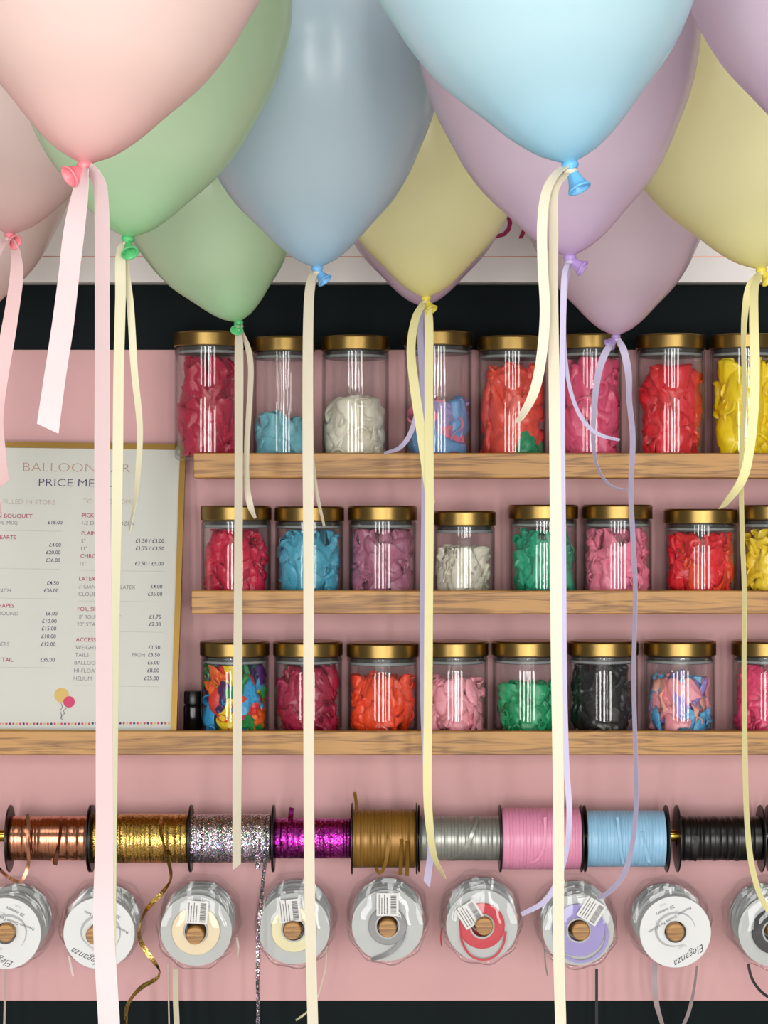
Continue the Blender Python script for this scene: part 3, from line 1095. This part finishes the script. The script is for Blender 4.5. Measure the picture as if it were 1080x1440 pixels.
def disc(uc, vc, r, n0, seg=20):
    vs = [mp(uc + r * math.cos(q), vc + r * math.sin(q), n0) for q in np.linspace(0, 2 * math.pi, seg, endpoint=False)]
    return np.array(vs), [tuple(range(seg))]


for k, ink in enumerate(('gold', 'pinkb', 'navy', 'head')):
    mb = MB()
    for i in range(60):
        if (0, 1, 2, 1)[i % 4] == k or (k == 3 and False):
            px_ = 237.5 - i * 4.85
            mb.add(*disc(*to_uv(px_, 1017.6 + (0.6 if px_ < 130 else 0)), .00165, .0034, 10))
    if mb.v:
        mb.build('dotted_border', INK[ink], menu, False)
em = MB()
u1, v1 = to_uv(87, 978)
u2, v2 = to_uv(97.6, 987.5)
obj('gold_balloon_emblem', *disc(u1, v1, .0102, .0034, 32), INK['gold'], menu, False)
obj('pink_balloon_emblem', *disc(u2, v2, .0080, .0037, 32), INK['pinkb'], menu, False)
for (pa) in ([(86, 989), (88, 995), (85, 1000), (87, 1006), (85, 1012)], [(94, 996), (90, 1000), (91, 1004), (87, 1008), (88, 1013)]):
    pts = [mp(*to_uv(*q), .0036) for q in catmull(np.array(pa, float), 16)]
    obj('balloon_string', *tube(pts, .0004, 5), INK['grey'], menu)


# ------------------------------------------------------------------ brass rod with curling ribbon spools
ROD_D = 3.205
ROD_PY = 1175
rz = P(0, ROD_PY, ROD_D)[2]
x0, x1 = P(-220, 0, ROD_D)[0], P(1300, 0, ROD_D)[0]
v, f = lathe([(0.0005, x0), (.0085, x0), (.0085, x1), (.0005, x1)], 24, 'x', (0, ROD_D, rz))
rod = sharp(obj('brass_rod', v, f, M_ROD))
tag(rod, 'polished brass rod carrying the curling ribbon spools', 'rod')


def spool_mat(kind):
    if kind in MATS: return MATS[kind]
    if kind == 'copper': return foil('foil_copper', '#c98d70', .2)
    if kind == 'goldholo': return foil('foil_gold_holographic', '#c9a447', .25, .28, .10, 900)
    if kind == 'silverholo': return foil('foil_silver_holographic', '#b9bfc4', .25, .8, .42, 900)
    if kind == 'magenta': return foil('foil_magenta', '#b400a2', .28, .35, .10, 600)
    if kind == 'bronze': return mat('poly_bronze', '#8a6426', .38, .35)
    if kind == 'grey': return mat('poly_grey', '#9a9c96', .36, .55)
    if kind == 'pink': return mat('poly_pink', '#dd8fb0', .38)
    if kind == 'blue': return mat('poly_blue', '#8fbede', .38)
    if kind == 'black': return mat('poly_black', '#0d0c0d', .33)


def spool(pl, pr, rad, kind, label, fr=47, seed=0, wob=0.0):
    rs = random.Random(seed)
    sc = ROD_D / F
    xl, xr = P(pl, 0, ROD_D)[0], P(pr, 0, ROD_D)[0]
    c = (0, ROD_D, rz - 0.004)
    t = thing('ribbon_spool', label, 'spool', ((xl + xr) / 2, ROD_D, rz), 'curling ribbon spools on the brass rod')
    m = spool_mat(kind)
    R = rad * sc
    ft = .0022
    for xa in (xl, xr - ft):
        v, f = lathe([(.0105, xa), (fr * sc - .0006, xa), (fr * sc, xa + .0006), (fr * sc, xa + ft - .0006), (fr * sc - .0006, xa + ft), (.0105, xa + ft)], 48, 'x', c, close=True)
        sharp(obj('flange', v, f, M_BLACKPL, t))
    # wound ribbon in turns about 5 mm wide, each a little proud or sunk
    prof = [(.012, xl + ft)]
    x = xl + ft + .0002
    while x < xr - ft - .003:
        wd = rs.uniform(.0042, .0056)
        e = min(x + wd, xr - ft - .0002)
        rr = R + rs.uniform(-.0002, .0002) + wob * .6 * rs.uniform(-1, 1)
        sl = rs.uniform(-.00012, .00012)
        prof += [(rr - .0003, x), (rr + sl, x + .0002), (rr - sl, e - .0002), (rr - .0003, e)]
        x = e
    prof.append((.012, xr - ft))
    v, f = lathe(prof, 56, 'x', c)
    sharp(obj('wound_ribbon', v, f, m, t), 50)
    return t, m, R


def loose(t, m, pts, d, **kw):
    return sharp(obj('loose_end', *strand(pts, d, wave=0.0, **kw), m, t), 50)


t, m, R = spool(13, 128, 31, 'copper', 'copper foil ribbon spool at the left end of the rod', seed=1, wob=.0006)
df = ROD_D - R - .0012
loose(t, m, [(37, 1146, 5, .010), (40, 1160, 5, .002), (39, 1185, 5, -.001), (40, 1210, 5, .002), (37, 1226, 5, .003), (28, 1240, 5, .0), (10, 1232, 4, .0), (-8, 1214, 3, .0)], df)
loose(t, m, [(84, 1150, 4, .012), (84, 1172, 4, .001), (80, 1200, 5, .001), (77, 1217, 6, .004), (74, 1208, 5, .009)], df)
t, m, R = spool(129, 269, 34.5, 'goldholo', 'gold holographic ribbon spool behind the wide pink ribbon', seed=2, wob=.0004)
df = ROD_D - R - .0012
loose(t, m, [(226, 1150, 4, .010), (226, 1172, 5, .001), (233, 1200, 5, .002), (240, 1228, 5, .004), (238, 1242, 3, .004), (222, 1262, 7, .0), (208, 1276, 5, -.01), (202, 1290, 3, -.035),
              (200, 1305, 5, -.045), (206, 1322, 7, -.045), (220, 1342, 7, -.045), (229, 1356, 3, -.045), (226, 1366, 4, -.045), (205, 1378, 6, -.045), (190, 1394, 4, -.04), (182, 1412, 6, -.04), (183, 1445, 4, -.04), (186, 1480, 4, -.04)], df)
t, m, R = spool(268, 385, 34, 'silverholo', 'silver holographic ribbon spool with a glittering tail', seed=3, wob=.0003)
df = ROD_D - R - .0012
loose(t, m, [(364, 1180, 6, .001), (363, 1206, 7, .003), (362, 1223, 8, .006)], df)
loose(t, m, [(372, 1176, 5, .001), (373, 1205, 5, .001), (370, 1240, 5, -.01), (369, 1270, 6, -.04), (366, 1300, 5, -.05), (366, 1335, 6, -.05), (365, 1370, 5, -.05), (366, 1400, 5, -.05), (365, 1450, 5, -.05), (366, 1490, 5, -.05)], df)
t, m, R = spool(384, 496, 28, 'magenta', 'bright magenta foil ribbon spool', seed=4)
loose(t, m, [(408, 1157, 7, .011), (408, 1149, 7, .022), (409, 1139, 6, .026)], ROD_D - R - .0012)
t, m, R = spool(494, 587, 40.5, 'bronze', 'bronze ribbon spool with slack turns hanging below', seed=5, fr=50)
df = ROD_D - R - .0012
for pts in ([(547, 1180, 5, .0), (543, 1210, 5, .003), (538, 1226, 5, .010), (533, 1230, 5, .012), (528, 1222, 4, .02)],
            [(564, 1180, 5, .0), (564, 1210, 5, .001), (563, 1232, 6, .008)], [(572, 1182, 5, .0), (573, 1210, 5, .001), (572, 1233, 6, .008)],
            [(501, 1143, 4, .03), (500, 1130, 4, .035), (498, 1119, 5, .04)]):
    loose(t, m, pts, df)
t, m, R = spool(588, 704, 31, 'grey', 'silver grey ribbon spool right of the bronze one', seed=6)
loose(t, m, [(673, 1150, 3, .012), (665, 1170, 5, .0), (655, 1192, 5, .002), (645, 1203, 4, .008), (634, 1208, 3, .015)], ROD_D - R - .0012)
t, m, R = spool(702.5, 818, 43, 'pink', 'baby pink ribbon spool', seed=7)
loose(t, m, [(767, 1150, 4, .006), (766, 1180, 4, .0), (762, 1200, 4, .002), (752, 1213, 4, .008), (744, 1215, 3, .015)], ROD_D - R - .001)
t, m, R = spool(821, 938, 39.5, 'blue', 'light blue ribbon spool', seed=8)
df = ROD_D - R - .001
loose(t, m, [(869, 1150, 4, .006), (871, 1175, 4, .0), (874, 1200, 4, .002), (878, 1216, 4, .01)], df)
loose(t, m, [(903, 1170, 4, .001), (908, 1195, 5, .001), (914, 1214, 5, .008)], df)
t, m, R = spool(951, 1071, 31, 'black', 'black ribbon spool at the right end of the rod', seed=9, wob=.0009)
loose(t, m, [(978, 1175, 7, .0), (978, 1200, 7, .003), (977, 1212, 7, .010)], ROD_D - R - .0012)
spool(1080, 1195, 31, 'grey', 'silver grey ribbon spool cropped by the right edge', seed=10)


# ------------------------------------------------------------------ wooden pegs with ribbon reels in clear cases
M_DISC = mat('pale_grey_disc', '#b3b6b5', .4)
M_LABELD = mat('white_printed_disc', '#d3d5d5', .4)
M_HUB = mat('grey_hub', '#a9abab', .35)
M_STICK = mat('white_sticker', '#dcdcda', .5)
M_INKB = mat('black_ink', '#222326', .6)
M_INKG = mat('grey_ink', '#a8aaac', .6)


def case_mesh(cx, cz, y0, depth, R, rot, ring=False, lobes=9):
    def wob(q, i):
        k = (0.0, 0.012, 0.02, 0.028, 0.03, 0.03)[min(i, 5)]
        return 1 + k * math.cos(lobes * (q + rot))
    prof = [(R * .30, y0), (R * .86, y0), (R * .93, y0 + .0015), (R * .955, y0 + .004), (R * .965, y0 + depth - .003), (R * 1.0, y0 + depth - .0022), (R * 1.0, y0 + depth - .0012), (R * .94, y0 + depth - .001)]
    return lathe(prof, 54, 'y', (cx, 0, cz), wob=wob)


def flat_text(body, cx, cz, y, size, rot, weight=0.0, shear=0.0, along=None):
    tv, tf = text_mesh(body, size, weight, shear)
    tv = tv.copy()
    tv[:, 0] -= (tv[:, 0].max() + tv[:, 0].min()) / 2
    if along:      # bent round a circle of radius `along`, letters' tops outward
        q = -tv[:, 0] / along + math.pi / 2 + rot
        r = along + tv[:, 1]
        return np.stack([cx + r * np.cos(q), np.full(len(q), y), cz + r * np.sin(q)], 1), tf
    c, s = math.cos(rot), math.sin(rot)
    return np.stack([cx + tv[:, 0] * c - tv[:, 1] * s, np.full(len(tv), y), cz + tv[:, 0] * s + tv[:, 1] * c], 1), tf


def sticker(t, cx, cz, y, wd, ht, rot, seed):
    rs = random.Random(seed)
    c, s = math.cos(rot), math.sin(rot)

    def q(a, b, yy): return (cx + a * c - b * s, yy, cz + a * s + b * c)

    def sl(a0, a1, b0, b1, y0, y1): return np.array([q(a, b, yy) for a in (a0, a1) for yy in (y0, y1) for b in (b0, b1)]), BOXF
    st = obj('sticker', *sl(-wd / 2, wd / 2, -ht / 2, ht / 2, y - .0003, y), M_STICK, t, False)
    # barcode: bars stacked along the label's height, and lines of small print (too small to read)
    mb = MB()
    b = -ht * .42
    while b < ht * .42:
        th = rs.choice((.0004, .0007, .0010))
        mb.add(*sl(wd * .14, wd * .40, b, b + th, y - .0005, y - .0003))
        b += th + rs.choice((.0005, .0008))
    mb.build('barcode', M_INKB, st, False)
    mb = MB()
    for k, a in enumerate((-.40, -.28, -.16, -.04)):
        b = -ht * .42
        while b < ht * (.42 - .12 * (k % 2)):
            ln = rs.uniform(.0012, .003)
            mb.add(*sl(wd * a, wd * a + .0012, b, b + ln, y - .0005, y - .0003))
            b += ln + .0007
    mb.build('small_print', M_INKB, st, False)


REEL_D = 3.150


def reel(cx, cz, y0, kind, rib, rr, label, group, rot, front, sub=None, Rc=.0565, Rd=.0495, dx=0, dz=0):
    """a flat ribbon reel: disc, wound ribbon, hub and clear case"""
    depth = .0205
    t = thing('ribbon_reel', label, 'ribbon reel', (cx, y0, cz), group)
    m = satin('reel_' + rib, rib, .4, .1) if 'reel_' + rib not in MATS else MATS['reel_' + rib]
    xd, zd = cx + dx, cz + dz
    hub_in, hub_out = .0150, .0175
    yd = y0 + .0095                   # disc behind the wound ribbon
    if kind == 'printed':
        yd = y0 + .002
        sharp(obj('printed_disc', *lathe([(hub_in, yd), (Rd - .0004, yd), (Rd, yd + .0004), (Rd, yd + .0014), (hub_in, yd + .0014)], 56, 'y', (xd, 0, zd), close=True), M_LABELD, t))
        obj('wound_ribbon', *lathe([(hub_out, yd + .0018), (Rd * .86, yd + .0018), (Rd * .86, yd + .014), (hub_out, yd + .014)], 48, 'y', (xd, 0, zd), close=True), m, t)
        obj('rear_disc', *lathe([(hub_in, yd + .0145), (Rd, yd + .0145), (Rd, yd + .0157), (hub_in, yd + .0157)], 48, 'y', (xd, 0, zd), close=True), M_DISC, t)
    else:
        sharp(obj('disc', *lathe([(hub_in, yd), (Rd, yd), (Rd, yd + .0012), (hub_in, yd + .0012)], 56, 'y', (xd, 0, zd), close=True), M_DISC, t))
        sharp(obj('wound_ribbon', *lathe([(hub_out, yd - .0060), (rr - .0006, yd - .0060), (rr, yd - .0054), (rr, yd - .0002), (hub_out, yd - .0002)], 48, 'y', (xd, 0, zd), close=True), m, t))
        sharp(obj('hub', *lathe([(hub_in, yd - .0075), (hub_out - .0002, yd - .0075), (hub_out - .0002, yd - .0002), (hub_in, yd - .0002)], 36, 'y', (xd, 0, zd), close=True), M_HUB, t))
        obj('clear_case', *case_mesh(cx, cz, y0, depth, Rc, rot), M_CLEAR, t)
    return t, m, xd, zd, yd


# (front disc px, radius of wound ribbon px, colour hex, word, kind, sticker (dx, dy, rot) , peg px)
REELS = [
    ((7, 1313), 34, '#e5d9c8', 'white printed reel cropped by the left edge', 'printed', None, (8, 1312)),
    ((139, 1313), 34, '#e9dccf', 'white printed reel behind the wide pink ribbon', 'printed', None, (133, 1316)),
    ((275, 1310), 34, '#efdcb8', 'cream ribbon reel left of the glittering tail', 'case', (2, -27, -4), (274, 1316)),
    ((413, 1308), 32, '#ece3b4', 'pale yellow ribbon reel behind the cream ribbon', 'case', (-6, -27, 6), (411, 1309)),
    ((545, 1303), 27, '#8f8f90', 'grey ribbon reel below the bronze spool', 'case', (0, -31, 0), (545, 1306)),
    ((678, 1303), 32, '#cc1a33', 'red ribbon reel below the pink spool', 'case', (-17, -17, 32), (681, 1303)),
    ((814, 1309), 37, '#9f92cf', 'lilac ribbon reel partly behind the long cream ribbon', 'case', (18, -28, -32), (817, 1310)),
    ((950, 1311), 34, '#d8cfcd', 'white printed reel with a loop of grey ribbon below', 'printed', None, (950, 1311)),
    ((1090, 1311), 32, '#16171a', 'black ribbon reel cropped by the right edge', 'case', None, (1092, 1311)),
]
REELT = []
SHORT = ['left edge white printed reel', 'white printed reel behind pink ribbon', 'cream ribbon reel', 'pale yellow ribbon reel', 'grey ribbon reel', 'red ribbon reel', 'lilac ribbon reel', 'printed reel above the grey loop', 'right edge black ribbon reel']
for i, (c, rr, hexc, word, kind, stk, pg) in enumerate(REELS):
    rs = random.Random(i * 7 + 3)
    fc = P(c[0], c[1], REEL_D)
    pc = P(pg[0], pg[1], REEL_D - .012)
    # peg
    yp0 = REEL_D - .013
    pt = tag(sharp(obj('wooden_peg', *lathe([(.0005, yp0), (.0112, yp0), (.0122, yp0 + .001), (.0122, D_WALL - .0003), (.0005, D_WALL - .0003)], 30, 'y', (pc[0], 0, pc[2])), M_PEG)),
             'round wooden peg through the %s' % word, 'peg', 'wooden pegs')
    t, m, xd, zd, yd = reel(fc[0], fc[2], REEL_D, kind, hexc, rr * REEL_D / F, word, 'front ribbon reels on the pegs', rs.uniform(0, 1), True,
                            dx=0, dz=0)
    REELT.append((t, m))
    if stk:
        s_ = REEL_D / F
        sticker(t, fc[0] + stk[0] * s_, fc[2] - stk[1] * s_, REEL_D - .0004, .0305, .0315, math.radians(stk[2]), i)
    if kind == 'printed':
        ro = math.radians({0: 155, 1: 148, 7: 205}[i])
        yy = yd - .0004

        def onl(body, lx, lz, size, ink, nm, extra=0, **kw):
            cc, ss = math.cos(ro), math.sin(ro)
            obj(nm, *flat_text(body, xd + lx * cc - lz * ss, zd + lx * ss + lz * cc, yy, size, ro + extra, **kw), ink, t, False)
        onl('Eleganza', -.003, .0330, .0140, M_INKB, 'script_lettering', extra=.1, weight=-0.008, shear=.45)
        onl('Satin', .0, .0205, .0062, M_INKG, 'small_lettering')
        onl('20 meters', .0, -.0355, .0068, M_INKB, 'length_lettering')
        onl('length', .0, -.0425, .004, M_INKG, 'small_lettering')
        onl('Premium Double Faced Satin', .0, -.0205, .0058, M_INKB, 'line_lettering', extra=.1)
        onl('premium woven ribbon', .002, -.026, .0036, M_INKG, 'small_lettering', extra=.05)
        # grey swirl
        sw = []
        for q in np.linspace(0.35, 5.3, 40):
            a = ro + q + 2.6
            sw.append((xd + .027 * math.cos(a) * (1 + .10 * math.sin(q)), yy + .0001, zd + .0235 * math.sin(a) * (1 + .22 * math.cos(q * .5))))
        wv, wf = [], []
        for k, pnt in enumerate(sw):
            hw = .0017 * math.sin(math.pi * (k + .5) / 40) + .0003
            dr = np.array([pnt[0] - xd, 0, pnt[2] - zd]); dr /= np.linalg.norm(dr)
            wv += [np.array(pnt) - dr * hw, np.array(pnt) + dr * hw]
        for k in range(39): wf.append((2 * k, 2 * k + 1, 2 * k + 3, 2 * k + 2))
        obj('swirl_print', wv, wf, M_INKG, t, False)
    # reels behind it on the same peg
    for k in range(1, 5):
        y0 = REEL_D + .0235 * k
        jx, jz = rs.uniform(-.0016, .0016), rs.uniform(-.001, .0032)
        hx = hexc if kind != 'printed' else '#e3d8cf'
        reel(pc[0] * .5 + fc[0] * .5 + jx, fc[2] + .0025 + jz, y0, 'case', hx, rr * REEL_D / F, '%s reel in clear case on the peg of the %s' % (('second', 'third', 'fourth', 'rearmost')[k - 1], SHORT[i]),
             'reels stacked behind the %s' % SHORT[i], rs.uniform(0, 1), False, Rc=.0575 + rs.uniform(0, .0015), Rd=.0475)


def tail(i, pts, d, hexc=None, **kw):
    t, m = REELT[i]
    if hexc: m = satin('reel_' + hexc, hexc, .4, .25) if 'reel_' + hexc not in MATS else MATS['reel_' + hexc]
    sharp(obj('loose_end', *strand(pts, d, wave=0, **kw), m, t), 50)


tail(0, [(8, 1362, 3), (7, 1400, 3), (6, 1450, 3), (6, 1490, 3)], 3.19, '#c7b3ab')
tail(2, [(247, 1362, 8), (247, 1400, 8), (249, 1450, 8), (250, 1490, 8)], 3.18, '#d8cfb6')
tail(2, [(236, 1355, 2), (237, 1400, 2), (238, 1450, 2), (238, 1490, 2)], 3.20, '#d9cbb8')
tail(2, [(333, 1318, 3), (335, 1332, 3), (334, 1346, 2)], 3.20, '#efe6da')
tail(1, [(97, 1345, 3), (100, 1360, 3), (103, 1373, 3)], 3.20, '#f0dcda')
tail(3, [(459, 1330, 2), (458, 1360, 2), (452, 1385, 2), (447, 1402, 2)], 3.20, '#e0d3bb')
tail(3, [(436, 1420, 2), (426, 1428, 3), (416, 1435, 2)], 3.22, '#cfcaa0')
tail(4, [(569, 1310, 5, .002), (563, 1325, 6, .0), (548, 1340, 6, .0), (522, 1350, 4, .0)], REEL_D + .0025)
tail(5, [(711, 1310, 3), (708, 1328, 3), (697, 1344, 3), (680, 1350, 3), (662, 1344, 3), (650, 1325, 3), (648, 1305, 3)], REEL_D + .003)
tail(5, [(621, 1305, 2), (620, 1320, 2), (621, 1330, 2)], 3.22)
tail(6, [(848, 1295, 4), (854, 1315, 4), (848, 1335, 4), (830, 1350, 4), (808, 1352, 4), (795, 1345, 4)], REEL_D + .003)
tail(6, [(839, 1362, 4), (839, 1400, 4), (839, 1450, 4), (839, 1490, 4)], 3.21, '#17181c')
tail(6, [(766, 1335, 2), (767, 1355, 2), (770, 1372, 2)], 3.21, '#8c8a90')
tail(7, [(921, 1355, 7), (920, 1380, 8), (923, 1410, 7), (930, 1436, 5), (936, 1452, 4), (946, 1458, 4), (956, 1450, 5), (968, 1425, 6), (976, 1390, 5), (980, 1358, 4)], 3.19, '#b9a9ab')
tail(8, [(1052, 1355, 4), (1057, 1375, 4), (1068, 1392, 4), (1084, 1404, 4), (1100, 1408, 4)], 3.19)
